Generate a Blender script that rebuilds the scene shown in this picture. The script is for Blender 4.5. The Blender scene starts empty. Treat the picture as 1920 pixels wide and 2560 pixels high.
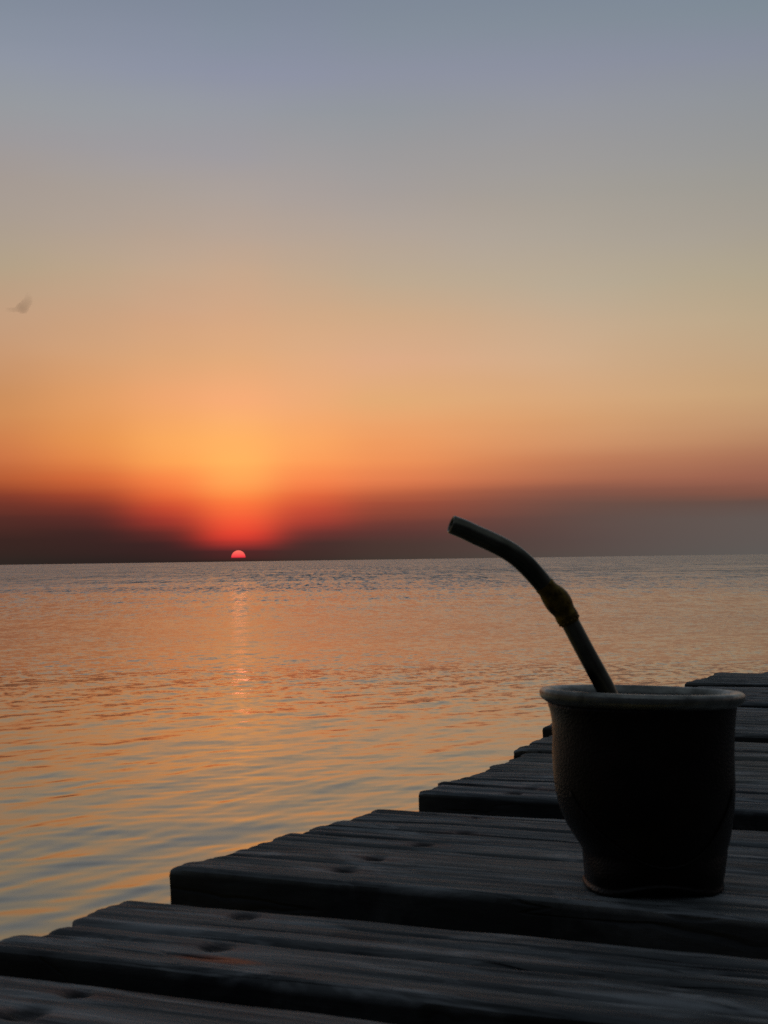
import bpy, bmesh, math, random
import numpy as np
from mathutils import Vector, Matrix

random.seed(4); rng = np.random.default_rng(11)
R = math.radians
sc = bpy.context.scene
col = sc.collection

# ------------------------------------------------------------------ camera
CAM_Z = 1.0            # metres above the water
DECK_H = 0.141         # camera above the pier boards
DECK_Z = CAM_Z - DECK_H
PITCH, ROLL = 1.786, 0.80
SUN_AZ = -5.47         # degrees right of +Y
SUN_EL = 0.10
cam_d = bpy.data.cameras.new('camera')
cam = bpy.data.objects.new('camera', cam_d); col.objects.link(cam)
cam_d.sensor_fit = 'VERTICAL'; cam_d.sensor_height = 36; cam_d.sensor_width = 27
cam_d.lens = 3800 / 2560 * 36
cam_d.clip_start = 0.02; cam_d.clip_end = 80000
cam.matrix_world = (Matrix.Translation((0, 0, CAM_Z)) @ Matrix.Rotation(R(90 + PITCH), 4, 'X')
                    @ Matrix.Rotation(R(-ROLL), 4, 'Z'))
cam_d.dof.use_dof = True
cam_d.dof.focus_distance = 2.2
cam_d.dof.aperture_fstop = 58
sc.camera = cam

# ------------------------------------------------------------------ colour management
sc.view_settings.view_transform = 'Standard'
sc.view_settings.look = 'None'
sc.view_settings.exposure = 0
sc.view_settings.gamma = 1
sc.view_settings.use_curve_mapping = False
sc.cycles.max_bounces = 6
sc.cycles.volume_bounces = 0
sc.cycles.use_denoising = False

def lin(c):
    return tuple((v/255/12.92) if v/255 <= .04045 else ((v/255+.055)/1.055)**2.4 for v in c)

class NT:
    """small helper to wire nodes"""
    def __init__(s, tree): s.t = tree; s.t.nodes.clear()
    def n(s, typ, **kw):
        nd = s.t.nodes.new(typ)
        for k, v in kw.items(): setattr(nd, k, v)
        return nd
    def put(s, sock, v):
        if hasattr(v, 'node'): s.t.links.new(v, sock)
        elif v is not None: sock.default_value = v
    def m(s, op, a, b=None, c=None, clamp=False):
        nd = s.n('ShaderNodeMath', operation=op, use_clamp=clamp)
        for i, v in enumerate((a, b, c)): s.put(nd.inputs[i], v)
        return nd.outputs[0]
    def v(s, op, a, b=None, scale=None):
        nd = s.n('ShaderNodeVectorMath', operation=op)
        s.put(nd.inputs[0], a); s.put(nd.inputs[1], b)
        if scale is not None: s.put(nd.inputs['Scale'], scale)
        return nd.outputs['Value'] if op in ('LENGTH', 'DOT_PRODUCT') else nd.outputs[0]
    def xyz(s, x, y, z):
        nd = s.n('ShaderNodeCombineXYZ')
        for i, v in enumerate((x, y, z)): s.put(nd.inputs[i], v)
        return nd.outputs[0]
    def sep(s, v):
        nd = s.n('ShaderNodeSeparateXYZ'); s.put(nd.inputs[0], v); return nd.outputs
    def noise(s, vec, scale=1, detail=3, rough=.5, dist=0, color=False):
        nd = s.n('ShaderNodeTexNoise'); s.put(nd.inputs['Vector'], vec)
        s.put(nd.inputs['Scale'], scale); nd.inputs['Detail'].default_value = detail
        nd.inputs['Roughness'].default_value = rough; nd.inputs['Distortion'].default_value = dist
        return nd.outputs['Color' if color else 'Fac']
    def ramp(s, fac, stops, interp='LINEAR'):
        nd = s.n('ShaderNodeValToRGB'); r = nd.color_ramp; r.interpolation = interp
        while len(r.elements) < len(stops): r.elements.new(1)
        for e, (p, c) in zip(r.elements, sorted(stops)):
            e.position = p; e.color = (*c, 1) if len(c) == 3 else c
        s.put(nd.inputs[0], fac); return nd.outputs[0]
    def rng(s, v, a, b, c, d, smooth=False):
        nd = s.n('ShaderNodeMapRange', interpolation_type='SMOOTHSTEP' if smooth else 'LINEAR')
        for i, x in enumerate((v, a, b, c, d)): s.put(nd.inputs[i], x)
        return nd.outputs[0]
    def mix(s, f, a, b, mode='MIX'):
        nd = s.n('ShaderNodeMix', data_type='RGBA', blend_type=mode)
        s.put(nd.inputs[0], f)
        for sock, v in ((nd.inputs[6], a), (nd.inputs[7], b)):
            if isinstance(v, tuple) and len(v) == 3: v = (*v, 1)
            s.put(sock, v)
        return nd.outputs[2]

# ------------------------------------------------------------------ sky (world): dusk colours by elevation and distance from the sun
world = bpy.data.worlds.new('World'); sc.world = world; world.use_nodes = True
K = NT(world.node_tree)
tc = K.n('ShaderNodeTexCoord')
x, y, z = K.sep(K.v('NORMALIZE', tc.outputs['Generated']))
el = K.m('MULTIPLY', K.m('ARCSINE', z), 57.29578)
az = K.m('MULTIPLY', K.m('ARCTAN2', x, y), 57.29578)
d_az = K.m('WRAP', K.m('SUBTRACT', az, SUN_AZ), 180, -180)
# faint horizontal streakiness of the hazy air
st = K.noise(K.xyz(K.m('MULTIPLY', az, .045), K.m('MULTIPLY', el, 1.1), 3.0), 1, 4, .55)
st2 = K.noise(K.xyz(K.m('MULTIPLY', az, .05), K.m('MULTIPLY', el, .18), 8.0), 1, 3, .5)
sti = K.m('MULTIPLY', K.m('SUBTRACT', st, .5), K.rng(el, 1, 7, .45, .35))
sti = K.m('ADD', sti, K.m('MULTIPLY', K.m('SUBTRACT', st2, .5), K.rng(el, 2, 9, 0, 2.2)))
ele = K.m('ADD', el, sti)
fac = K.m('SQRT', K.m('DIVIDE', K.m('MAXIMUM', ele, 0), 90))
def yh(x): return 1412 - .01406 * x
HI = {28: (112,121,134), 42: (90,98,106), 90: (70,76,84)}
TAB = [  # (signed degrees from sun, spread, image column, {photo row: sRGB})
 (-8.8, 2.6, 30, {0:(122,134,151),100:(134,144,158),200:(142,150,160),300:(150,155,156),400:(158,156,154),500:(166,157,148),600:(172,160,144),700:(180,163,134),800:(194,158,124),900:(200,153,112),1000:(202,142,93),1050:(207,140,87),1100:(206,127,77),1150:(203,116,70),1200:(184,94,54),1225:(156,74,46),1250:(124,57,43),1300:(84,45,39),1350:(58,38,34),1405:(46,38,34)}),
 (-5.4, 2.3, 240, {0:(122,134,151),200:(141,148,160),300:(150,155,157),400:(158,156,155),500:(168,160,150),600:(178,163,146),700:(190,167,138),800:(202,164,128),900:(214,164,118),1000:(228,160,104),1100:(234,152,84),1150:(232,138,74),1200:(214,106,58),1240:(168,72,46),1274:(118,52,42),1300:(88,44,40),1331:(62,38,36),1405:(44,34,32)}),
 (-2.6, 1.6, 420, {0:(122,134,151),200:(140,147,160),300:(150,155,158),400:(158,156,156),500:(170,161,151),600:(182,165,147),700:(197,169,140),800:(210,167,130),900:(222,169,120),1000:(242,174,114),1100:(253,178,96),1150:(255,172,86),1200:(255,142,72),1240:(240,108,58),1274:(212,78,50),1300:(170,58,46),1331:(104,44,40),1360:(62,36,36),1405:(46,34,32)}),
 (0, 1.5, 596, {0:(122,134,151),100:(130,142,156),200:(140,146,160),300:(150,154,158),400:(158,156,156),500:(172,162,152),600:(184,166,148),700:(200,170,140),800:(213,169,130),900:(226,172,122),1000:(248,178,118),1050:(252,182,110),1100:(255,184,99),1150:(255,186,95),1200:(255,172,86),1230:(255,150,75),1260:(255,124,63),1300:(252,92,56),1330:(240,72,50),1350:(212,60,47),1365:(150,48,44),1380:(84,38,38),1403:(50,34,30)}),
 (2.6, 1.6, 780, {0:(122,134,151),200:(140,146,160),300:(148,153,156),500:(170,161,153),600:(182,166,149),700:(196,170,141),800:(211,171,132),900:(225,173,126),1000:(240,176,118),1100:(252,174,98),1150:(254,164,88),1200:(250,138,74),1240:(232,104,60),1274:(206,78,54),1300:(172,62,50),1331:(112,50,46),1360:(70,44,42),1401:(56,42,38)}),
 (5.7, 2.7, 990, {0:(122,134,151),100:(130,142,152),200:(140,146,158),300:(146,152,154),500:(166,160,154),600:(180,166,150),700:(190,170,142),800:(208,172,134),900:(222,172,132),1000:(228,172,118),1050:(236,166,110),1100:(240,156,96),1150:(242,148,88),1200:(230,126,78),1230:(202,104,66),1260:(165,78,56),1300:(118,60,51),1330:(92,53,49),1360:(74,53,48),1398:(64,54,48)}),
 (12.4, 3.1, 1430, {0:(120,136,146),100:(130,142,150),200:(140,146,158),300:(149,152,156),500:(164,160,150),600:(174,165,148),700:(184,170,146),800:(199,172,141),900:(210,174,136),1000:(218,168,124),1050:(216,160,112),1100:(210,148,104),1150:(192,124,88),1200:(168,104,78),1230:(132,85,71),1260:(108,78,69),1300:(96,74,68),1350:(90,72,68),1392:(84,74,69)}),
 (19.6, 4.5, 1890, {0:(118,132,146),100:(124,140,146),200:(137,144,155),300:(144,150,152),400:(150,152,148),500:(158,156,146),600:(166,160,146),700:(176,165,138),800:(186,167,134),900:(193,165,128),1000:(199,163,122),1050:(194,152,114),1100:(185,137,102),1150:(170,116,89),1200:(154,99,80),1238:(128,84,70),1256:(100,79,72),1300:(98,89,85),1385:(94,90,87)}),
 (-18, 5, None, {0:(52,44,40),1.6:(84,52,44),3:(150,92,62),5:(176,128,92),9:(168,150,128),14:(146,148,148),20:(122,132,146)}),
 (48, 13, None, {0:(72,72,74),1.8:(84,76,76),3.5:(112,90,84),6:(136,118,104),10:(136,130,124),16:(118,126,134),22:(108,120,134)}),
 (-48, 13, None, {0:(56,52,54),1.8:(76,62,62),3.5:(106,84,78),6:(130,112,100),10:(132,126,122),16:(116,124,132),22:(106,118,132)}),
 (115, 30, None, {0:(32,35,41),4:(37,38,44),9:(42,43,49),16:(44,47,55),24:(44,49,57)}),
 (-115, 30, None, {0:(32,35,41),4:(37,38,44),9:(42,43,49),16:(44,47,55),24:(44,49,57)}),
 (180, 30, None, {0:(17,20,24),3:(20,21,26),7:(26,24,29),12:(29,29,35),20:(33,37,44)}),
 (-180, 30, None, {0:(17,20,24),3:(20,21,26),7:(26,24,29),12:(29,29,35),20:(33,37,44)}),
]
# a column half way between two neighbours keeps the change even
tb = {t[0]: t for t in TAB}
def between(a, b, ang, sig, colx):
    ta, tb_ = tb[a][3], tb[b][3]; out = {}
    for k in sorted(set(ta) | set(tb_)):
        out[k] = tuple((np.interp(k, sorted(ta), [ta[q][i] for q in sorted(ta)]) + np.interp(k, sorted(tb_), [tb_[q][i] for q in sorted(tb_)]))/2 for i in range(3))
    return (ang, sig, colx, out)
TAB += [between(5.7, 12.4, 9.1, 2.9, 1210), between(12.4, 19.6, 16, 3.2, 1660)]
def by_el(t):      # any column as {elevation: colour}
    _, _, cx_, tb_ = t
    return {(max(0, (yh(cx_)-k)/3800*57.296) if cx_ is not None else k): c for k, c in tb_.items()}
def blend(a, b, f, ang, sig):
    ta, tb_ = by_el(tb[a]), by_el(tb[b]); sa, sb = sorted(ta), sorted(tb_); out = {}
    for k in sorted(set(round(q, 2) for q in sa+sb if q < 21)):
        out[k] = tuple((1-f)*np.interp(k, sa, [ta[q][i] for q in sa]) + f*np.interp(k, sb, [tb_[q][i] for q in sb]) for i in range(3))
    ks = sorted(out)
    while len(ks) > 26: ks = ks[:1] + [q for n_, q in enumerate(ks[1:-1]) if n_ % 2] + ks[-1:]
    return (ang, sig, None, {q: out[q] for q in ks})
tb = {t[0]: t for t in TAB}
TAB += [blend(19.6, 48, .28, 26, 5), blend(19.6, 48, .55, 33, 6), blend(19.6, 48, .8, 40, 7),
        blend(-18, -48, .35, -26, 6), blend(-18, -48, .7, -36, 7),
        blend(48, 115, .3, 64, 14), blend(48, 115, .65, 86, 18), blend(-48, -115, .3, -64, 14), blend(-48, -115, .65, -86, 18)]
TAB = [t if abs(t[0]) != 48 else (t[0], 9, t[2], t[3]) for t in TAB]
TAB = [t if abs(t[0]) != 115 else (t[0], 22, t[2], t[3]) for t in TAB]
csum = None; wsum = None
for ang, sig, colx, tab in TAB:
    stops = {}
    for k, c in tab.items():
        if colx is not None:
            if k == 0: c = (c[0]*.2+124*.8, c[1]*.2+134*.8, c[2]*.2+150*.8)
            elif k == 100: c = (c[0]*.4+131*.6, c[1]*.4+140*.6, c[2]*.4+155*.6)
            elif 1000 <= k <= 1200 and abs(ang) < 4: c = (c[0], c[1]-5, c[2]+1)
            elif 150 <= k < 450: c = (c[0], c[1]-1, c[2]+3)
            elif 450 <= k <= 900: c = (c[0], c[1]-1, c[2]+2)
        e = max(0, (yh(colx) - k) / 3800 * 57.296) if colx is not None else k
        stops[math.sqrt(e/90)] = lin(c)
    back = abs(ang) > 60
    for e, c in HI.items():
        if back and e < 40: c = (60, 66, 74) if e > 60 else (46, 51, 59)
        stops[math.sqrt(e/90)] = lin(c)
    c = K.ramp(fac, list(stops.items()))
    q = K.m('DIVIDE', K.m('SUBTRACT', d_az, float(ang)), sig)
    w = K.m('EXPONENT', K.m('MULTIPLY', K.m('MULTIPLY', q, q), -1))
    w = K.m('ADD', w, 1e-7)
    cw = K.v('SCALE', c, scale=w)
    csum = cw if csum is None else K.v('ADD', csum, cw)
    wsum = w if wsum is None else K.m('ADD', wsum, w)
sky = K.v('SCALE', csum, scale=K.m('DIVIDE', 1.0, wsum))
sky = K.v('SCALE', sky, scale=K.rng(st2, .3, .7, .965, 1.035))
sky = K.mix(K.rng(el, -.4, -.02, 1, 0), sky, (.035, .033, .034))
bg = K.n('ShaderNodeBackground'); K.put(bg.inputs[0], sky); bg.inputs[1].default_value = 1.0
K.t.links.new(bg.outputs[0], K.n('ShaderNodeOutputWorld').inputs[0])

# the sun is on the horizon and dimmed by the haze, hardly any direct light is left
sl = bpy.data.lights.new('sunlight', 'SUN'); sl.energy = .0008; sl.angle = R(.5); sl.color = (1, .35, .2)
so = bpy.data.objects.new('sunlight', sl); col.objects.link(so)
sdir = Vector((math.sin(R(SUN_AZ))*math.cos(R(.5)), math.cos(R(SUN_AZ))*math.cos(R(.5)), math.sin(R(.5))))
so.rotation_euler = (-sdir).to_track_quat('-Z', 'Y').to_euler(); so.location = (0, 0, 30)

# ------------------------------------------------------------------ helpers
def px(x, y, d):
    """world point seen at photo pixel (x, y) (1920x2560) at forward distance d"""
    v = cam.matrix_world.to_3x3() @ Vector(((x-960)/3800, (1280-y)/3800, -1))
    return Vector((0, 0, CAM_Z)) + v * (d / v.y)
def tag(o, label=None, cat=None, kind=None, group=None):
    if label: o['label'] = label
    if cat: o['category'] = cat
    if kind: o['kind'] = kind
    if group: o['group'] = group
    return o
def mesh_obj(name, verts, faces, mat, parent=None, smooth=True):
    me = bpy.data.meshes.new(name)
    me.from_pydata([tuple(v) for v in verts] if not isinstance(verts, np.ndarray) else verts.tolist(), [], faces)
    me.update(); me.materials.append(mat)
    if smooth: me.shade_smooth()
    o = bpy.data.objects.new(name, me); col.objects.link(o)
    if parent: o.parent = parent
    return o
def empty(name, loc=(0, 0, 0)):
    o = bpy.data.objects.new(name, None); col.objects.link(o); o.location = loc
    o.empty_display_size = .1
    return o
def mat(name):
    m = bpy.data.materials.new(name); m.use_nodes = True
    k = NT(m.node_tree); out = k.n('ShaderNodeOutputMaterial'); b = k.n('ShaderNodeBsdfPrincipled')
    k.t.links.new(b.outputs[0], out.inputs[0])
    return m, k, b, out
def bump(k, h, strength, dist):
    nd = k.n('ShaderNodeBump'); nd.inputs['Strength'].default_value = strength
    nd.inputs['Distance'].default_value = dist; k.put(nd.inputs['Height'], h); return nd.outputs[0]
def vnoise(shape_pts, seed, octs=3):
    """smooth 2-D value noise at points (N,2), about -1..1"""
    p = np.asarray(shape_pts, float); out = np.zeros(len(p)); amp = 1; tot = 0
    for o in range(octs):
        i = np.floor(p).astype(np.int64); f = p - i; f = f*f*(3-2*f)
        def h(a, b):
            n = (a*374761393 + b*668265263 + (seed+o*17)*974634777) & 0xffffffff
            n = ((n ^ (n >> 13))*1274126177) & 0xffffffff
            n = n ^ (n >> 16)
            return (n & 0xffff)/32767.5 - 1
        a, b = i[:, 0], i[:, 1]
        v = (h(a, b)*(1-f[:, 0])+h(a+1, b)*f[:, 0])*(1-f[:, 1]) + (h(a, b+1)*(1-f[:, 0])+h(a+1, b+1)*f[:, 0])*f[:, 1]
        out += v*amp; tot += amp; amp *= .5; p = p*2.03+11.7
    return out/tot

# ------------------------------------------------------------------ water
def build_water():
    m, k, b, out = mat('sea_water')
    tcx = k.n('ShaderNodeTexCoord'); P = tcx.outputs['Object']
    px_, py_, _ = k.sep(P)
    dist = k.v('LENGTH', k.xyz(px_, py_, 0))
    geo = k.n('ShaderNodeNewGeometry')
    # coordinates turned along the crests
    def turned(a, sx, sy):
        ca, sa = math.cos(R(a)), math.sin(R(a))
        u = k.m('ADD', k.m('MULTIPLY', px_, ca), k.m('MULTIPLY', py_, sa))
        v = k.m('SUBTRACT', k.m('MULTIPLY', py_, ca), k.m('MULTIPLY', px_, sa))
        return k.xyz(k.m('MULTIPLY', u, sx), k.m('MULTIPLY', v, sy), 0)
    # wind patches: ruffled further out, sheltered by the pier
    patch = k.noise(k.xyz(k.m('MULTIPLY', px_, .05), k.m('MULTIPLY', py_, .12), 0), 1, 3, .55)
    out_w = k.rng(dist, 20, 85, 0, 1, True)
    near = k.rng(dist, 5, 14, .2, 1, True)
    gust = k.rng(patch, .35, .65, .6, 1.3, True)
    n1 = k.v('SUBTRACT', k.noise(turned(30, 2.6, 7.5), 1, 3, .6, color=True), (.5, .5, .5))
    n2 = k.v('SUBTRACT', k.noise(turned(12, 1.0, .8), 1, 3, .6, color=True), (.5, .5, .5))
    n3 = k.v('SUBTRACT', k.noise(turned(5, .35, .16), 1, 3, .6, color=True), (.5, .5, .5))
    g1 = k.v('SUBTRACT', k.noise(turned(3, 7, .9), 1, 2, .6, color=True), (.5, .5, .5))
    g0 = k.v('SUBTRACT', k.noise(turned(12, 11, 9), 1, 3, .65, color=True), (.5, .5, .5))
    s0 = k.v('SCALE', g0, scale=k.m('MULTIPLY', k.rng(dist, 6, 16, .03, .38, True), gust))
    g2 = k.v('SUBTRACT', k.noise(turned(2, 3.4, .12), 1, 2, .6, color=True), (.5, .5, .5))
    a1 = k.m('MULTIPLY', k.m('ADD', k.m('MULTIPLY', k.m('ADD', near, .35), .13), k.m('MULTIPLY', out_w, .40)), gust)
    a2 = k.m('MULTIPLY', k.m('ADD', k.m('MULTIPLY', k.rng(dist, 10, 30, 0, 1), .12), k.m('MULTIPLY', out_w, .20)), gust)
    s = k.v('ADD', k.v('SCALE', n1, scale=a1), k.v('SCALE', n2, scale=a2))
    s = k.v('ADD', s, k.v('SCALE', n3, scale=k.m('MULTIPLY', out_w, .12)))
    s = k.v('ADD', s, k.v('SCALE', g1, scale=k.m('MULTIPLY', k.rng(dist, 18, 60, 0, 1.0, True), gust)))
    s = k.v('ADD', s, k.v('SCALE', g2, scale=k.m('MULTIPLY', k.rng(dist, 30, 100, 0, 1.05, True), gust)))
    s = k.v('ADD', s, s0)
    s = k.v('MULTIPLY', s, (1.15, 1, 0))
    # wavelets lean towards the shore, where the pier stands
    lean = k.v('SCALE', k.v('NORMALIZE', k.xyz(px_, py_, 0)), scale=k.m('SUBTRACT', k.m('MULTIPLY', k.m('MULTIPLY', out_w, gust), -.09), k.rng(dist, 8, 24, 0, .010, True)))
    s = k.v('ADD', s, lean)
    nt_ = k.v('ADD', geo.outputs['Normal'], s)
    # the backs of the wavelets are hidden behind their crests at this low angle
    rdir = k.v('NORMALIZE', k.xyz(px_, py_, 0))
    lim = k.m('ADD', k.m('DIVIDE', .10, dist), k.rng(dist, 8, 15, .12, 0))
    over = k.m('MAXIMUM', k.m('SUBTRACT', k.v('DOT_PRODUCT', nt_, rdir), lim), 0)
    nt_ = k.v('SUBTRACT', nt_, k.v('SCALE', rdir, scale=over))
    k.put(b.inputs['Normal'], k.v('NORMALIZE', nt_))
    rough = k.m('ADD', k.rng(dist, 6, 22, .11, .16, True), k.m('MULTIPLY', k.rng(dist, 35, 110, 0, .10, True), gust))
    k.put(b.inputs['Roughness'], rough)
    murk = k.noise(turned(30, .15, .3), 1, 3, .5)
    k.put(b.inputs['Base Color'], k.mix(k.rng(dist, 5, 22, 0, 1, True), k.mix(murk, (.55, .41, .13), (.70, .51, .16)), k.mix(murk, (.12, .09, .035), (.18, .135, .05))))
    b.inputs['IOR'].default_value = 1.95
    # polar mesh, fine in front, coarse elsewhere
    th = np.concatenate([np.linspace(-180, -24, 60, endpoint=False), np.linspace(-24, 24, 560, endpoint=False),
                         np.linspace(24, 180, 60)])
    iy = np.linspace(1/2.4, 1/45, 1050)            # even steps on the picture rows
    r = np.concatenate([[.02, .5, .9, 1.3, 1.7, 2.05], 1/iy, np.geomspace(47, 12000, 60)])
    T, Rr = np.meshgrid(np.radians(th), r, indexing='ij')
    X = Rr*np.sin(T); Y = Rr*np.cos(T); Z = np.zeros_like(X)
    spac = np.maximum(Rr*Rr/2500, Rr*.0015); spac = np.where(np.abs(T) > R(24.2), Rr*.09+.05, spac)
    pts = np.stack([X.ravel(), Y.ravel()], 1)
    wr = np.random.default_rng(5)
    N = 90
    for i in range(N):
        lam = math.exp(wr.uniform(math.log(.09), math.log(1.5)))
        base = 60 if wr.random() < .72 else 8       # crest direction, degrees from +X
        crest = R(base + wr.normal(0, 9 if base > 30 else 14))
        k0 = 2*math.pi/lam; nx, ny = -math.sin(crest), math.cos(crest)
        ph = wr.uniform(0, 2*math.pi)
        slope = .0062 * (1.0 if lam < .7 else .7) * wr.uniform(.6, 1.4)
        fade = np.clip(1.6 - 3.6*spac/lam, 0, 1)
        # wave groups: amplitude and phase wander
        gx = np.sin(X*nx*k0*.11 + Y*ny*k0*.11 + ph*3) * .5 + np.sin((X*ny - Y*nx)*k0*.07 + ph*7) * .5
        Z += (slope/k0) * fade * (.75+.6*gx) * np.sin(k0*(X*nx + Y*ny) + ph + .8*np.sin((X*ny-Y*nx)*k0*.08+ph*5))
    amp = (.85 + .45*vnoise(pts*np.array([.25, .35]), 3)).reshape(X.shape)
    Z *= amp
    nt, nr = X.shape
    V = np.stack([X.ravel(), Y.ravel(), Z.ravel()], 1).astype(np.float32)
    i = np.arange(nt-1)[:, None]; j = np.arange(nr-1)[None, :]
    a = (i*nr+j).ravel(); bb = ((i+1)*nr+j).ravel()
    F = np.stack([a, a+1, bb+1, bb], 1).astype(np.int32)
    me = bpy.data.meshes.new('sea'); me.vertices.add(len(V)); me.vertices.foreach_set('co', V.ravel())
    me.loops.add(F.size); me.loops.foreach_set('vertex_index', F.ravel()); me.polygons.add(len(F))
    me.polygons.foreach_set('loop_start', np.arange(0, F.size, 4, dtype=np.int32))
    me.update(calc_edges=True); me.materials.append(m); me.shade_smooth()
    if me.polygons[10].normal.z < 0: me.flip_normals()
    o = bpy.data.objects.new('sea', me); col.objects.link(o)
    tag(o, kind='structure')
build_water()

# ------------------------------------------------------------------ wooden pier
TH = R(25)
U = Vector((math.cos(TH), -math.sin(TH), 0))      # along the boards (to the right)
V_ = Vector((math.sin(TH), math.cos(TH), 0))      # across the boards (away)

def wood_mat():
    m, k, b, out = mat('weathered_wood')
    oi = k.n('ShaderNodeObjectInfo'); tcx = k.n('ShaderNodeTexCoord'); P = tcx.outputs['Object']
    sh = k.v('ADD', P, k.v('SCALE', (17., 5., 9.), scale=oi.outputs['Random']))
    grain = k.noise(k.v('MULTIPLY', sh, (9, 260, 60)), 1, 5, .62, .4)
    band = k.noise(k.v('MULTIPLY', sh, (3, 46, 20)), 1, 4, .6, 1.2)
    blot = k.noise(k.v('MULTIPLY', sh, (14, 24, 20)), 1, 4, .6, .6)
    c = k.ramp(grain, [(.28, (.022, .023, .023)), (.44, (.088, .093, .094)), (.58, (.155, .165, .168)), (.74, (.27, .285, .29))])
    c = k.mix(k.rng(band, .40, .60, 0, .9), c, k.mix(k.rng(blot, .35, .65, 0, 1), (.030, .031, .034), (.15, .148, .14)))
    c = k.mix(k.rng(blot, .52, .66, 0, .7), c, (.035, .037, .042))
    hue = k.ramp(oi.outputs['Random'], [(0, (1.1, 1.16, 1.2)), (.35, (1.32, 1.3, 1.16)), (.7, (1.0, 1.07, 1.12)), (1, (1.38, 1.4, 1.34))])
    c = k.mix(1.0, c, hue, 'MULTIPLY')
    wear = k.noise(k.v('MULTIPLY', sh, (12, 60, 20)), 1, 4, .65, 1.0)
    c = k.mix(k.rng(wear, .52, .66, 0, .85), c, (.36, .375, .38))
    # knots and fine drying cracks
    vo = k.n('ShaderNodeTexVoronoi'); vo.inputs['Scale'].default_value = 1.0
    k.put(vo.inputs['Vector'], k.v('ADD', k.v('MULTIPLY', sh, (7, 17, 3)), k.v('SCALE', k.noise(sh, 9, 2, .5, color=True), scale=.5)))
    kn = vo.outputs['Distance']
    rings = k.m('SINE', k.m('MULTIPLY', kn, 85))
    c = k.mix(k.m('MULTIPLY', k.rng(kn, .06, .20, 1, 0, True), k.rng(rings, -1, 1, .45, .95)), c, (.026, .024, .024))
    ck = k.noise(k.v('MULTIPLY', sh, (5, 150, 40)), 1, 2, .5, .8)
    crk = k.rng(k.m('ABSOLUTE', k.m('SUBTRACT', ck, .5)), .0, .022, 1, 0)
    crk = k.m('MULTIPLY', crk, k.rng(k.noise(k.v('MULTIPLY', sh, (6, 20, 10)), 1, 2), .45, .62, 0, 1))
    c = k.mix(k.m('MULTIPLY', crk, .9), c, (.008, .008, .009))
    # rust, hole stains and painted side shade per vertex: x = rust, y = dark
    at = k.n('ShaderNodeAttribute', attribute_name='stain_shade'); sx = k.sep(at.outputs['Vector'])
    sn = k.noise(k.v('MULTIPLY', sh, (60, 240, 60)), 1, 4, .6)
    c = k.mix(k.m('MULTIPLY', sx[0], k.rng(sn, .3, .6, .45, 1)), c, (.55, .11, .012))
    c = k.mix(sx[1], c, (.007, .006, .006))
    k.put(b.inputs['Base Color'], c)
    k.put(b.inputs['Roughness'], k.rng(grain, .3, .7, .75, .58))
    b.inputs['Specular IOR Level'].default_value = .32
    k.put(b.inputs['Normal'], bump(k, k.m('SUBTRACT', k.m('ADD', grain, k.m('MULTIPLY', band, .8)), crk), .8, .0016))
    return m
WOOD = wood_mat()
def rust_mat():
    m, k, b, out = mat('rusted_steel')
    tcx = k.n('ShaderNodeTexCoord')
    n = k.noise(tcx.outputs['Object'], 900, 4, .6)
    k.put(b.inputs['Base Color'], k.ramp(n, [(.3, (.008, .006, .006)), (.6, (.022, .012, .008)), (.8, (.06, .022, .01))]))
    b.inputs['Roughness'].default_value = .8; b.inputs['Metallic'].default_value = .3
    k.put(b.inputs['Normal'], bump(k, n, .4, .0005))
    return m
RUST = rust_mat()

pier = empty('wooden_pier', (0, 0, DECK_Z))
pier.rotation_euler = (0, 0, -TH)
tag(pier, 'weathered grey plank pier running out over the water beneath the cup', 'pier')

def nail_mesh():
    bm = bmesh.new(); n = 16
    rings = [(0, .0006), (.0024, .00055), (.0038, .0002), (.0042, -.0004), (.0040, -.0016), (.0015, -.002), (.0014, -.03)]
    prev = None
    for r, z in rings:
        if r == 0: cur = [bm.verts.new((0, 0, z))]
        else: cur = [bm.verts.new((r*math.cos(2*math.pi*i/n)*(1+.05*math.sin(3*i)), r*math.sin(2*math.pi*i/n), z)) for i in range(n)]
        if prev:
            for i in range(n):
                if len(prev) == 1: bm.faces.new((prev[0], cur[i], cur[(i+1) % n]))
                else: bm.faces.new((prev[i], cur[i], cur[(i+1) % n], prev[(i+1) % n]))
        prev = cur
    me = bpy.data.meshes.new('nail'); bm.to_mesh(me); bm.free(); me.materials.append(RUST); me.shade_smooth()
    return me
NAIL = nail_mesh()

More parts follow.
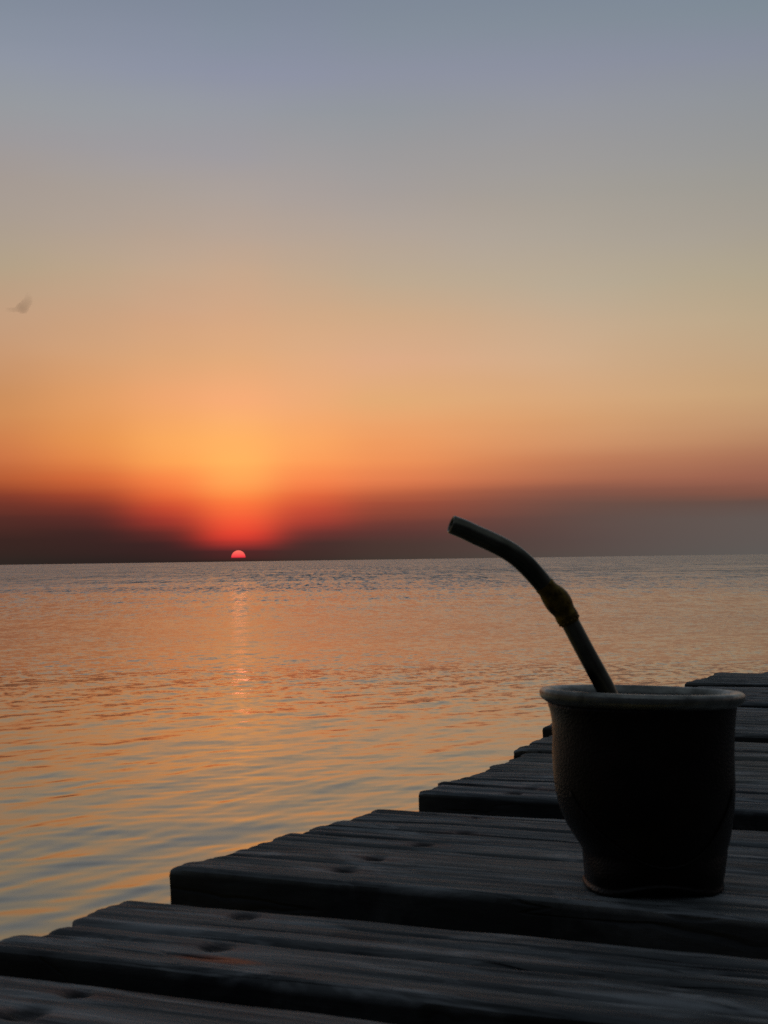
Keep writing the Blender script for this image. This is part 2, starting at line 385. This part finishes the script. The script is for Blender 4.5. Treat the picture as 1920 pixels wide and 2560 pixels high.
def plank(s0, s1, t0, nails, dz=0, rot=0, t1=1.45, fine=True, cracks=(), rust=(), thick=.036, seed=1, endpts=(), tilt=0):
    """a board along local x (t), across local y (s); the top is worn into ridges and grooves"""
    w = s1-s0
    if fine:
        ts = np.concatenate([np.linspace(0, .012, 7, endpoint=False), np.linspace(.012, .50, 240, endpoint=False), np.linspace(.50, t1-t0, 24)])
        ns = max(24, int(w/.0016))
    else:
        ts = np.concatenate([[0, .004, .01], np.linspace(.03, t1-t0, 40)]); ns = 12
    q = np.linspace(0, 1, ns+1)
    q = q + .5*(np.sin(2*np.pi*q)/(2*np.pi))*-0.6      # denser rows near both edges
    q = (q-q[0])/(q[-1]-q[0])
    Tt, Q = np.meshgrid(ts, q, indexing='ij'); S = Q*w
    end = np.interp(q, *zip(*endpts)) if len(endpts) else np.zeros(len(q))
    end = end + .0034*vnoise(np.stack([q*w*110, q*0+seed], 1), seed+5, 4)
    fall = np.clip(1-Tt/.25, 0, 1)
    X = t0 + Tt + end[None, :]*fall
    edge = .0024*vnoise(np.stack([(X*22).ravel(), (X*0+seed*3.1).ravel()], 1), seed+9, 4).reshape(X.shape)
    edge2 = .0024*vnoise(np.stack([(X*22).ravel(), (X*0+seed*7.7+40).ravel()], 1), seed+19, 4).reshape(X.shape)
    Yy = s0 + S + edge*(1-Q)**3 + edge2*Q**3
    pts = np.stack([(X*5).ravel(), (S*170).ravel()], 1)
    g = vnoise(pts, seed+31, 4).reshape(X.shape)
    g2 = vnoise(np.stack([(X*3).ravel(), (S*45).ravel()], 1), seed+71, 3).reshape(X.shape)
    g3 = vnoise(np.stack([(X*6).ravel(), (S*18).ravel()], 1), seed+91, 2).reshape(X.shape)
    Z = -.0007*np.clip(-g, -.2, 1)*2 + .0006*g2 + .0009*g3
    Z += -.0016*(np.clip(1-S/.0035, 0, 1)**2 + np.clip(1-(w-S)/.0035, 0, 1)**2)
    Z += -.0013*np.clip(1-(Tt)/.005, 0, 1)**2 * (1+.5*g2)
    # the groove pattern bites deeper at the weathered end
    Z += -.0035*np.clip(g2-.15, 0, 1)*np.clip(1-Tt/.06, 0, 1)
    dark = np.zeros_like(Z); rs = np.zeros_like(Z)
    rc = random.Random(seed*7+1)
    extra = [(rc.uniform(.08, .92), rc.uniform(.001, .0028), rc.uniform(.0005, .0010), -.7, t0+rc.uniform(.03, .16)) for _ in range(5)] if fine else []
    extra += [(rc.uniform(.08, .92), rc.uniform(.0008, .0018), rc.uniform(.0004, .0008), t0+rc.uniform(.05, .25), t0+rc.uniform(.3, .6)) for _ in range(4)] if fine else []
    for cq, cd, cw, x0, x1 in list(cracks)+extra:
        cy = cq*w + .0025*vnoise(np.stack([(X[:, 0]*9), X[:, 0]*0+seed+cq*10], 1), seed+3, 3)[:, None]
        along = np.clip((X-x0)/.06, 0, 1)*np.clip((x1-X)/.08, 0, 1)
        prof = np.exp(-((S-cy)/cw)**2)*along
        Z -= cd*prof; dark = np.maximum(dark, prof*.75)
    for nt_, ns_, rad in nails:
        rad *= 1.15
        dd = np.sqrt(((X-nt_))**2 + ((Yy-ns_)*1.0)**2)
        Z -= .0022*np.clip(1.25-dd/rad, 0, 1)
        dark = np.maximum(dark, np.clip((1.2-dd/rad)*2.2, 0, 1)*.95)
        rs = np.maximum(rs, .28*np.clip(1-np.sqrt(((X-nt_)/.022)**2+((Yy-ns_)/.007)**2), 0, 1))
    for rt, rs_, rl, rw, amt in rust:
        f = np.clip(1.15-np.sqrt(((X-rt)/rl)**2+((Yy-rs_)/rw)**2), 0, 1)
        rs = np.maximum(rs, amt*np.clip(f*2, 0, 1))
        f = np.clip(1.2-np.sqrt(((X-rt+.010)/(rl*.7))**2+((Yy-rs_-.0012)/(rw*.42))**2), 0, 1)
        dark = np.maximum(dark, np.clip(f*2.5, 0, 1)); Z -= .002*f
    Z += tilt*(Q-.5)*w
    nT, nS = X.shape
    top = np.stack([X.ravel(), Yy.ravel(), Z.ravel()], 1)
    # skirt: sides and bottom
    loop = [i*nS for i in range(nT)] + [(nT-1)*nS+j for j in range(1, nS)] + [i*nS+nS-1 for i in range(nT-2, -1, -1)] + [j for j in range(nS-2, 0, -1)]
    L = len(loop); base = len(top)
    ctr = np.array([0, 0, 0.])
    lay = []
    for zf, inset in ((.10, 0), (.3, 0), (.6, .0004), (1, .001)):
        p = top[loop].copy()
        zz = -thick*zf
        p[:, 2] = np.minimum(p[:, 2]-.0005, zz*1.0)
        p[:, 0] += .0009*vnoise(np.stack([p[:, 1]*130, p[:, 2]*160+seed], 1), seed+44, 2)
        p[:, 1] += .0006*vnoise(np.stack([p[:, 0]*20, p[:, 2]*300+seed], 1), seed+45, 2)
        lay.append(p)
    V = np.concatenate([top]+lay)
    i = np.arange(nT-1)[:, None]; j = np.arange(nS-1)[None, :]
    a = (i*nS+j).ravel(); F = np.stack([a, a+nS, a+nS+1, a+1], 1).tolist()
    prev = loop
    for l in range(4):
        cur = [base+l*L+n for n in range(L)]
        for n in range(L):
            F.append((prev[n], cur[n], cur[(n+1) % L], prev[(n+1) % L])[::-1])
        prev = cur
    F.append(tuple(prev))
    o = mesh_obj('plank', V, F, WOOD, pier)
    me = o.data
    at = me.attributes.new('stain_shade', 'FLOAT_VECTOR', 'POINT')
    arr = np.zeros((len(V), 3), np.float32); arr[:base, 0] = rs.ravel(); arr[:base, 1] = dark.ravel(); arr[base:, 1] = .8  # sides and underside painted dark, standing in for the shade between boards
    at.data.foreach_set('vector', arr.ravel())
    bm = bmesh.new(); bm.from_mesh(me); bmesh.ops.recalc_face_normals(bm, faces=bm.faces); bm.to_mesh(me); bm.free()
    me.set_sharp_from_angle(angle=R(50))
    # turned about its own nailed point
    c0 = Vector((-.305, (s0+s1)/2, 0))
    o.matrix_local = Matrix.Translation(c0+Vector((0, 0, dz))) @ Matrix.Rotation(R(rot), 4, 'Z') @ Matrix.Translation(-c0)
    for nt_, ns_, rad in nails:
        nl = bpy.data.objects.new('nail', NAIL); col.objects.link(nl); nl.parent = o
        nl.location = (nt_, ns_, -.0022)
    return o

def EP(t0, *pts):      # end outline points (fraction across, offset)
    return [(a, b-t0) for a, b in pts]
R_N = .0052
J = -.305
vis = [
 # s0, s1, t0, nails, rot, dz, cracks, rust, endpoints
 (.322, .426, -.392, [(J, .412, .0045), (J-.002, .388, .0062)], .6, 0, [(.45, .003, .0012, -.5, .4)], [], []),
 (.449, .541, -.372, [(J-.006, .530, .0048), (J+.010, .482, .0056)], .7, 0, [(.50, .0055, .0018, -.5, .5), (.83, .0025, .001, -.3, .3)],
   [(-.286, .4655, .018, .0055, 1.0)], [(0, -.001), (.25, 0), (.45, .007), (.52, .008), (.56, .002), (1, -.001)]),
 (.590, .693, -.380, [(J-.003, .614, .0046), (J-.001, .641, .0042), (J+.004, .684, .0046)], -.4, .002,
   [(.36, .002, .001, -.6, .4), (.80, .002, .001, -.4, .2)], [], [(0, -.003), (.12, -.004), (.3, .002), (.34, .003), (.36, .0), (.7, .001), (1, .002)]),
 (.699, .787, -.372, [(J-.003, .776, .004), (J+.008, .728, .004)], -.2, 0, [(.55, .003, .0012, -.6, .5), (.28, .002, .001, -.6, .1)], [], [(0, -.004), (.4, -.003), (.6, .001), (1, .001)]),
 (.826, .927, -.364, [(J-.006, .842, .004), (J-.003, .862, .004)], -.8, .004, [(.3, .003, .0014, -.6, .5), (.62, .003, .0012, -.6, .5)], [], [(0, .002), (.5, -.002), (1, .004)]),
 (.936, 1.028, -.366, [(J, .955, .004), (J, 1.0, .004)], .5, .003, [(.5, .002, .001, -.6, .5)], [], []),
 (1.041, 1.128, -.384, [(J, 1.06, .004), (J, 1.11, .004)], 1.2, .003, [(.4, .003, .0012, -.6, .5)], [], []),
 (1.186, 1.318, -.412, [(J, 1.21, .004), (J, 1.28, .004)], .0, .003, [], [], []),
 (1.330, 1.424, -.385, [(J, 1.35, .004), (J, 1.40, .004)], -.3, -.001, [], [], []),
 (1.440, 1.532, -.395, [(J, 1.46, .004), (J, 1.51, .004)], .2, .002, [], [], []),
 (1.545, 1.628, -.388, [(J, 1.565, .005), (J, 1.60, .005)], 0, 0, [], [], []),
 (1.640, 1.795, -.403, [(J, 1.66, .005), (J, 1.70, .006), (J+.005, 1.755, .006)], 0, .003, [], [], [(0, -.002), (.25, 0), (.3, .006), (1, -.002)]),
 (1.812, 1.925, -.358, [(J, 1.83, .005), (J, 1.90, .005)], 0, .0, [], [], []),
]
for n, (s0, s1, t0, nails, rot, dz, cr, ru, ep) in enumerate(vis):
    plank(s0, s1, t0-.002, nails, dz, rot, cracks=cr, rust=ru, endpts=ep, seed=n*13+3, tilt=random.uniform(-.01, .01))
s = 1.94
while s < 4.6:
    w = random.uniform(.088, .108)
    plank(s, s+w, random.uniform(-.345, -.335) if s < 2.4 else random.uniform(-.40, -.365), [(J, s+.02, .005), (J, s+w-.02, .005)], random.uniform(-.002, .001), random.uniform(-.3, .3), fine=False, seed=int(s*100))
    s += w+random.uniform(.008, .022)
s = .300
while s > -1.3:
    w = random.uniform(.088, .108)
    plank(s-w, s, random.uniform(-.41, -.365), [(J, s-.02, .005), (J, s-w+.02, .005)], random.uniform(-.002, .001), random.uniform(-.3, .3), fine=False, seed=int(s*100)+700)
    s -= w+random.uniform(.01, .022)

def box_part(name, x0, x1, y0, y1, z0, z1, parent, m=WOOD, bev=.004):
    bm = bmesh.new(); bmesh.ops.create_cube(bm, size=1)
    for v in bm.verts: v.co = Vector(((x0+x1)/2+v.co.x*(x1-x0), (y0+y1)/2+v.co.y*(y1-y0), (z0+z1)/2+v.co.z*(z1-z0)))
    bmesh.ops.bevel(bm, geom=bm.edges, offset=bev, segments=2, affect='EDGES')
    me = bpy.data.meshes.new(name); bm.to_mesh(me); bm.free(); me.materials.append(m)
    o = bpy.data.objects.new(name, me); col.objects.link(o); o.parent = parent; return o
for jx in (-.305, .52, 1.32):
    box_part('joist', jx-.03, jx+.03, -1.32, 4.62, -.165, -.0425, pier)
def post(x_, y_):
    n = 20; V = []; F = []
    zs = [-.17, -.175, -.4, -.7, -.9, -1.6]
    for kz, zz in enumerate(zs):
        for i in range(n):
            a = 2*math.pi*i/n; r = .075*(1+.04*math.sin(3*a+kz)+.02*math.sin(7*a))*(.93 if kz == 0 else 1)
            V.append((x_+r*math.cos(a), y_+r*math.sin(a), zz))
    for kz in range(len(zs)-1):
        for i in range(n):
            F.append((kz*n+i, (kz+1)*n+i, (kz+1)*n+(i+1) % n, kz*n+(i+1) % n))
    F.append(tuple(range(n)))
    mesh_obj('post', V, F, WOOD, pier)
for py_ in (-1.0, .75, 2.5, 4.3):
    box_part('crossbeam', -.36, 1.40, py_-.035, py_+.035, -.285, -.1675, pier)
    for px_ in (-.22, 1.24):
        mesh = post(px_, py_+.112)

# ------------------------------------------------------------------ the drinking gourd
CUP = Vector((.1090, .645, DECK_Z + .0022))
cup = empty('gourd_cup', CUP); cup.scale = (.955, .955, .977)
tag(cup, 'dark leather-wrapped drinking gourd with a pale metal rim, standing on the pier boards', 'cup')
def leather():
    m, k, b, out = mat('dark_leather'); tcx = k.n('ShaderNodeTexCoord'); P = tcx.outputs['Object']
    n = k.noise(P, 60, 4, .6); f = k.n('ShaderNodeTexVoronoi'); f.inputs['Scale'].default_value = 900
    k.put(f.inputs['Vector'], P)
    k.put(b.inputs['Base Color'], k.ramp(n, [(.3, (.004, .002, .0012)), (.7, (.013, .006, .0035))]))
    k.put(b.inputs['Roughness'], k.rng(n, .3, .7, .30, .42))
    b.inputs['Specular IOR Level'].default_value = .22
    k.put(b.inputs['Normal'], bump(k, k.m('ADD', f.outputs['Distance'], n), .35, .0006))
    return m
LEA = leather()
def silver():
    m, k, b, out = mat('dull_silver'); tcx = k.n('ShaderNodeTexCoord'); P = tcx.outputs['Object']
    n = k.noise(P, 55, 4, .62); n2 = k.noise(P, 320, 3, .6)
    k.put(b.inputs['Base Color'], k.ramp(n, [(.3, (.16, .16, .14)), (.46, (.27, .27, .24)), (.68, (.44, .44, .39))]))
    b.inputs['Metallic'].default_value = .95
    k.put(b.inputs['Roughness'], k.rng(n, .3, .7, .45, .28))
    k.put(b.inputs['Normal'], bump(k, k.m('ADD', n, k.m('MULTIPLY', n2, .3)), .5, .0012))
    return m
SIL = silver()
def lathe(name, prof, mt, parent, n=96, wob=0, close=False):
    """prof: (z, radius, centre shift x)"""
    V = []; F = []
    for z, r, c in prof:
        for i in range(n):
            a = 2*math.pi*i/n
            rr = r*(1+wob*math.sin(2*a+1)+wob*.6*math.sin(5*a+z*90))
            V.append((c+rr*math.cos(a), rr*math.sin(a), z))
    m_ = len(prof)
    for k in range(m_-1 + (1 if close else 0)):
        for i in range(n):
            k2 = (k+1) % m_
            F.append((k*n+i, k*n+(i+1) % n, k2*n+(i+1) % n, k2*n+i))
    o = mesh_obj(name, V, F, mt, parent)
    bm = bmesh.new(); bm.from_mesh(o.data)
    if not close: bmesh.ops.holes_fill(bm, edges=[e for e in bm.edges if e.is_boundary], sides=0)
    bmesh.ops.recalc_face_normals(bm, faces=bm.faces); bm.to_mesh(o.data); bm.free()
    return o
S_ = 9.07e-5
sil = [(1045, 600, 1518), (1075, 612, 1513), (1130, 624, 1507), (1200, 628, 1502), (1300, 626, 1500), (1400, 631, 1502), (1470, 641, 1503),
       (1550, 661, 1497), (1620, 691, 1489), (1680, 729, 1480), (1715, 753, 1473), (1735, 768, 1464), (1760, 769, 1465), (1830, 776, 1450), (1860, 779, 1445), (1880, 782, 1440), (1890, 778, 1440), (1898, 770, 1444), (1908, 768, 1446), (1916, 776, 1438), (1918, 786, 1428)]
zz_ = [((1918-a)*S_, (c-b_)/2*S_, ((b_+c)/2-1085)*S_) for a, b_, c in sil]
# resample smoothly
zk = np.array([p[0] for p in zz_])[::-1]; rk = np.array([p[1] for p in zz_])[::-1]; ck = np.array([p[2] for p in zz_])[::-1]
roll_fix = math.tan(R(ROLL))
zs = np.concatenate([np.linspace(zk[0], .008, 14, endpoint=False), np.linspace(.008, zk[-1], 60)])
def sm(v): return np.convolve(np.pad(v, 1, mode='edge'), np.ones(3)/3, 'valid')
prof = list(zip(zs, sm(np.interp(zs, zk, rk)), sm(np.interp(zs, zk, ck)) + zs*roll_fix))
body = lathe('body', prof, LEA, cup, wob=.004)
# the foot is cut into four low arches, so the cup stands on four blunt corners
for v in body.data.vertices:
    if v.co.z < .018:
        f = min(1, (1-v.co.z/.018)*1.6); f = f*f*(3-2*f)
        a = math.atan2(v.co.y, v.co.x-.001)
        sq = (abs(math.cos(a))**3+abs(math.sin(a))**3)**(-1/3)
        v.co.x = .001+(v.co.x-.001)*(1+(sq-1)*f*.75-.012*f); v.co.y *= 1+(sq-1)*f*.75
        if v.co.z < .009: v.co.z += .0045*max(0, math.cos(2*(a+math.pi/2)))**1.5*(1-v.co.z/.009)
# stitched seam lying on the leather, a low arc round the belly's front
def r_at(z): return float(np.interp(z, [p[0] for p in prof], [p[1] for p in prof])), float(np.interp(z, [p[0] for p in prof], [p[2] for p in prof]))
def tube(name, pts, rad, mt, parent, n=12, cap=True, squash=1.0):
    V = []; F = []; P = [Vector(p) for p in pts]; up = Vector((0, 1, 0))
    for i, p in enumerate(P):
        t = (P[min(i+1, len(P)-1)]-P[max(i-1, 0)]).normalized()
        a = t.cross(up).normalized(); b_ = t.cross(a).normalized(); r = rad[i] if hasattr(rad, '__len__') else rad
        for j in range(n):
            q = 2*math.pi*j/n; V.append(p+a*r*math.cos(q)+b_*r*squash*math.sin(q))
    for i in range(len(P)-1):
        for j in range(n): F.append((i*n+j, i*n+(j+1) % n, (i+1)*n+(j+1) % n, (i+1)*n+j))
    if cap: F.append(tuple(range(n))[::-1]); F.append(tuple(range((len(P)-1)*n, len(P)*n)))
    o = mesh_obj(name, V, F, mt, parent)
    bm = bmesh.new(); bm.from_mesh(o.data); bmesh.ops.recalc_face_normals(bm, faces=bm.faces); bm.to_mesh(o.data); bm.free()
    return o
pts = []
for i in range(60):
    a = R(-152+124*i/59); z = .0135+.030*abs((i-29.5)/29.5)**2.2
    r, c = r_at(z); pts.append((c+(r+.0003)*math.cos(a), (r+.0003)*math.sin(a), z))
tube('seam', pts, .0005, LEA, cup, 8)
# rim: wide rolled metal band, a little out of level
ro, zt = .0446, .0842
ri = .0385
rp = [(.0765, .0392), (.0775, .0406), (.0785, .0422), (.0796, .0438), (.0806, .0446), (.0822, .0449), (.0834, .0446), (.0841, .0436), (.0842, .0422), (.0836, .0405), (.0826, .0396), (.0800, .0390), (.0765, .0388)]
c_r = -28*S_
rim = lathe('rim', [(z, r, 0) for z, r in rp], SIL, cup, n=128, wob=.003, close=True)
rim.matrix_local = Matrix.Translation((c_r+.0805*roll_fix, 0, .0805)) @ Matrix.Rotation(R(1.9), 4, 'Y') @ Matrix.Rotation(R(-1.8), 4, 'X') @ Matrix.Translation((0, 0, -.0805))

# ground leaf filling the cup
def leaf_fill():
    m, k, b, out = mat('ground_leaf'); tcx = k.n('ShaderNodeTexCoord'); P = tcx.outputs['Object']
    n = k.noise(P, 500, 4, .65)
    k.put(b.inputs['Base Color'], k.ramp(n, [(.3, (.03, .03, .016)), (.5, (.09, .092, .05)), (.7, (.17, .17, .11))]))
    b.inputs['Roughness'].default_value = .9
    V = []; F = []
    nr, na = 34, 110
    for i in range(nr):
        for j in range(na):
            r = .0381*i/(nr-1); a = 2*math.pi*j/na; V.append([r*math.cos(a), r*math.sin(a), 0])
    V = np.array(V); f = vnoise(V[:, :2]*420+9, 5, 3); g = vnoise(V[:, :2]*70+3, 8, 2)
    rr = np.hypot(V[:, 0], V[:, 1])/.0384
    V[:, 2] = .077 + .0022*(1-rr**2) - .003*V[:, 1]/.038 + .0009*f + .0012*g - .0014*rr**6 - .0015*V[:, 0]/.038
    for i in range(nr-1):
        for j in range(na):
            F.append((i*na+j, (i+1)*na+j, (i+1)*na+(j+1) % na, i*na+(j+1) % na))
    o = mesh_obj('ground_leaf', V-np.array([0, 0, .08]), F, m); o.location = CUP+Vector((c_r+.0012, 0, .08*.977)); o.scale = (.955, .955, .977)
    # loose flakes and stalks on top, joined to the heap
    bm = bmesh.new(); bm.from_mesh(o.data)
    rr_ = random.Random(3)
    for _ in range(900):
        r = .037*math.sqrt(rr_.random()); a = rr_.random()*6.28; l = rr_.uniform(.0005, .0016); w = rr_.uniform(.0003, .0007)
        zc = .077+.0022*(1-(r/.0384)**2)-.003*r*math.sin(a)/.038-.08+rr_.uniform(0, .0011)
        rot = Matrix.Rotation(rr_.random()*6.28, 3, 'Z') @ Matrix.Rotation(rr_.uniform(-.7, .7), 3, 'Y') @ Matrix.Rotation(rr_.uniform(-.7, .7), 3, 'X')
        vs = [bm.verts.new(Vector((r*math.cos(a), r*math.sin(a), zc)) + rot @ Vector(p)) for p in ((-l, -w, 0), (l, -w*.6, 0), (l*.8, w, 0), (-l*.7, w, 0), (0, 0, -w))]
        bm.faces.new(vs[:4]); bm.faces.new((vs[1], vs[0], vs[4])); bm.faces.new((vs[3], vs[2], vs[4]))
    bm.to_mesh(o.data); bm.free()
    tag(o, 'ground greenish leaf heaped up to the metal rim inside the gourd cup', 'tea leaf', kind='stuff')
leaf_fill()

# ------------------------------------------------------------------ metal straw
def steel():
    m, k, b, out = mat('dark_steel'); tcx = k.n('ShaderNodeTexCoord'); P = tcx.outputs['Object']
    n = k.noise(P, 70, 4, .6)
    k.put(b.inputs['Base Color'], k.ramp(n, [(.3, (.075, .07, .05)), (.7, (.17, .16, .12))]))
    b.inputs['Metallic'].default_value = .9
    k.put(b.inputs['Roughness'], k.rng(n, .3, .7, .18, .30))
    return m
STEEL = steel()
def brass():
    m, k, b, out = mat('tarnished_brass'); tcx = k.n('ShaderNodeTexCoord'); P = tcx.outputs['Object']
    n = k.noise(P, 300, 4, .6)
    k.put(b.inputs['Base Color'], k.ramp(n, [(.35, (.06, .038, .01)), (.65, (.28, .18, .035))]))
    b.inputs['Metallic'].default_value = .9; b.inputs['Roughness'].default_value = .42
    return m
BRASS = brass()
D_S = .649
raw = [(150, 212), (205, 233), (262, 260), (330, 290), (400, 325), (455, 360), (507, 405), (560, 463), (612, 525), (665, 590), (712, 672), (757, 757), (800, 838), (845, 920), (880, 985), (925, 1085), (965, 1180), (1000, 1270)]
def rp_w(x, y, d=D_S): return px(1050+x/1.907, 1200+y/1.907, d)
P0 = np.array([list(rp_w(a, b_, D_S - .012*max(0, (600-b_))/400)) for a, b_ in raw])
def spline(P, n):
    P = np.vstack([2*P[0]-P[1], P, 2*P[-1]-P[-2]]); out = []
    segs = len(P)-3
    for t in np.linspace(0, segs-1e-6, n):
        i = int(t); f = t-i; a, b_, c, d = P[i:i+4]
        out.append(.5*((2*b_)+(-a+c)*f+(2*a-5*b_+4*c-d)*f*f+(-a+3*b_-3*c+d)*f**3))
    return np.array(out)
SP = spline(P0, 110)
straw = empty('drinking_straw', tuple(SP[-1]))
tag(straw, 'bent dark metal straw with a beaded brass collar standing in the gourd cup', 'metal straw')
SPl = SP - SP[-1]
def keyrad(i):   # radius in metres along the tube
    f = i/(len(SP)-1)
    return float(np.interp(f, [0, .06, .18, .35, .46, .53, .7, .82, 1], [.0040, .0041, .0042, .0043, .0042, .0039, .0040, .0041, .0041]))
rads = [keyrad(i) for i in range(len(SP))]
# hollow mouthpiece: outer wall, lip and inner wall in one skin
n = 28; V = []; F = []
def ring(p, t, r, sq):
    a = t.cross(Vector((0, 1, 0))).normalized(); b_ = t.cross(a).normalized()
    return [p + a*r*math.cos(2*math.pi*j/n) + b_*r*sq*math.sin(2*math.pi*j/n) for j in range(n)]
T = [Vector(SPl[min(i+1, 109)]-SPl[max(i-1, 0)]).normalized() for i in range(110)]
rings = [ring(Vector(SPl[i]), T[i], rads[i]*.72, 1.25) for i in range(9, 0, -2)]
rings.append(ring(Vector(SPl[0]), T[0], rads[0]*.74, 1.25))
rings.append(ring(Vector(SPl[0])-T[0]*.0004, T[0], rads[0]*.9, 1.2))
for i in range(0, 51):
    rings.append(ring(Vector(SPl[i]), T[i], rads[i], np.interp(i, [0, 20], [1.2, 1.0])))
for q in rings: V += q
for k_ in range(len(rings)-1):
    for j in range(n): F.append((k_*n+j, k_*n+(j+1) % n, (k_+1)*n+(j+1) % n, (k_+1)*n+j))
F.append(tuple(range(n)))
mp = mesh_obj('mouthpiece', V, F, STEEL, straw)
bm = bmesh.new(); bm.from_mesh(mp.data); bmesh.ops.recalc_face_normals(bm, faces=bm.faces); bm.to_mesh(mp.data); bm.free()
tube('stem', [tuple(p) for p in SPl[62:]], rads[62:], STEEL, straw, 28)
# beaded collar between them
ci = range(47, 67)
cr = np.interp(np.linspace(0, 23, 20), [0, 1, 3, 4, 5, 8, 11, 14, 16, 17, 19, 21, 23], [.0038, .0046, .0052, .0047, .0050, .0060, .0065, .0063, .0055, .0054, .0058, .0050, .0038])
tube('collar', [tuple(SPl[i]) for i in ci], list(cr*.88), BRASS, straw, 28)
for frac, nb, rr0, br in ((57, 16, .0050, .0006), (64, 16, .0045, .0005)):
    p = Vector(SPl[int(frac)]); t = T[int(frac)]; a = t.cross(Vector((0, 1, 0))).normalized(); b_ = t.cross(a).normalized()
    for j in range(nb):
        q = 2*math.pi*j/nb+.3
        bm = bmesh.new(); bmesh.ops.create_icosphere(bm, subdivisions=2, radius=br)
        me = bpy.data.meshes.new('bead'); bm.to_mesh(me); bm.free(); me.materials.append(BRASS); me.shade_smooth()
        o = bpy.data.objects.new('bead', me); col.objects.link(o); o.parent = straw
        o.location = p+a*rr0*math.cos(q)+b_*rr0*math.sin(q)

# ------------------------------------------------------------------ the sun's disc, sinking into the haze
def sun_disc():
    m = bpy.data.materials.new('sun_glow'); m.use_nodes = True; k = NT(m.node_tree)
    tcx = k.n('ShaderNodeTexCoord'); _, _, z = k.sep(tcx.outputs['Object'])
    e = k.n('ShaderNodeEmission'); e.inputs[1].default_value = 1.0
    k.put(e.inputs[0], k.ramp(k.rng(z, -.2, 1, 0, 1), [(0, lin((120, 24, 34))), (.1, lin((205, 40, 56))), (.3, lin((246, 68, 74))), (.62, lin((252, 98, 90))), (1, lin((255, 118, 100)))]))
    tr = k.n('ShaderNodeBsdfTransparent'); mx = k.n('ShaderNodeMixShader')
    k.put(mx.inputs[0], k.rng(z, -.10, .08, 0, 1, True)); k.t.links.new(tr.outputs[0], mx.inputs[1]); k.t.links.new(e.outputs[0], mx.inputs[2])
    k.t.links.new(mx.outputs[0], k.n('ShaderNodeOutputMaterial').inputs[0])
    m.cycles.emission_sampling = 'NONE'
    bm = bmesh.new(); bmesh.ops.create_uvsphere(bm, u_segments=48, v_segments=32, radius=1)
    me = bpy.data.meshes.new('sun'); bm.to_mesh(me); bm.free(); me.materials.append(m); me.shade_smooth()
    o = bpy.data.objects.new('sun', me); col.objects.link(o)
    D = 20000
    c = px(596, 1393.5, D*math.cos(R(SUN_AZ)))
    o.location = c; o.scale = (D*17.6/3800,)*3
    tag(o, 'pink-red half sun sinking into the haze just above the sea horizon', 'sun')
sun_disc()

# ------------------------------------------------------------------ small dark wisp of cloud at the left
def wisp():
    m = bpy.data.materials.new('cloud_wisp'); m.use_nodes = True; k = NT(m.node_tree)
    tcx = k.n('ShaderNodeTexCoord'); P = tcx.outputs['Object']
    rad = k.v('LENGTH', P)
    n = k.noise(P, 1.6, 3, .6)
    dens = k.m('MULTIPLY', k.rng(k.m('ADD', rad, k.m('MULTIPLY', k.m('SUBTRACT', n, .5), 1.2)), .25, 1.25, 1, 0, True), .026)
    vol = k.n('ShaderNodeVolumePrincipled'); vol.inputs['Color'].default_value = (.18, .15, .14, 1)
    k.put(vol.inputs['Density'], dens)
    k.t.links.new(vol.outputs[0], k.n('ShaderNodeOutputMaterial').inputs['Volume'])
    bm = bmesh.new()
    for c, r, sc_ in (((0, 0, 0), 1, (.42, .6, .40)), ((.42, 0, .55), 1, (.26, .5, .50)), ((.2, 0, .25), 1, (.30, .5, .36)), ((-.75, 0, -.12), 1, (.55, .5, .16))):
        g = bmesh.ops.create_icosphere(bm, subdivisions=3, radius=r)
        for v in g['verts']: v.co = Vector((v.co.x*sc_[0]+c[0], v.co.y*sc_[1]+c[1], v.co.z*sc_[2]+c[2]))
    me = bpy.data.meshes.new('cloud'); bm.to_mesh(me); bm.free(); me.materials.append(m)
    o = bpy.data.objects.new('cloud', me); col.objects.link(o)
    o.location = px(56, 770, 1200); o.scale = (12, 12, 12)
    rm = o.modifiers.new('r', 'REMESH'); rm.mode = 'VOXEL'; rm.voxel_size = .12
    tag(o, 'tiny faint brown wisp of cloud alone in the sky above the sunset', 'cloud')
wisp()
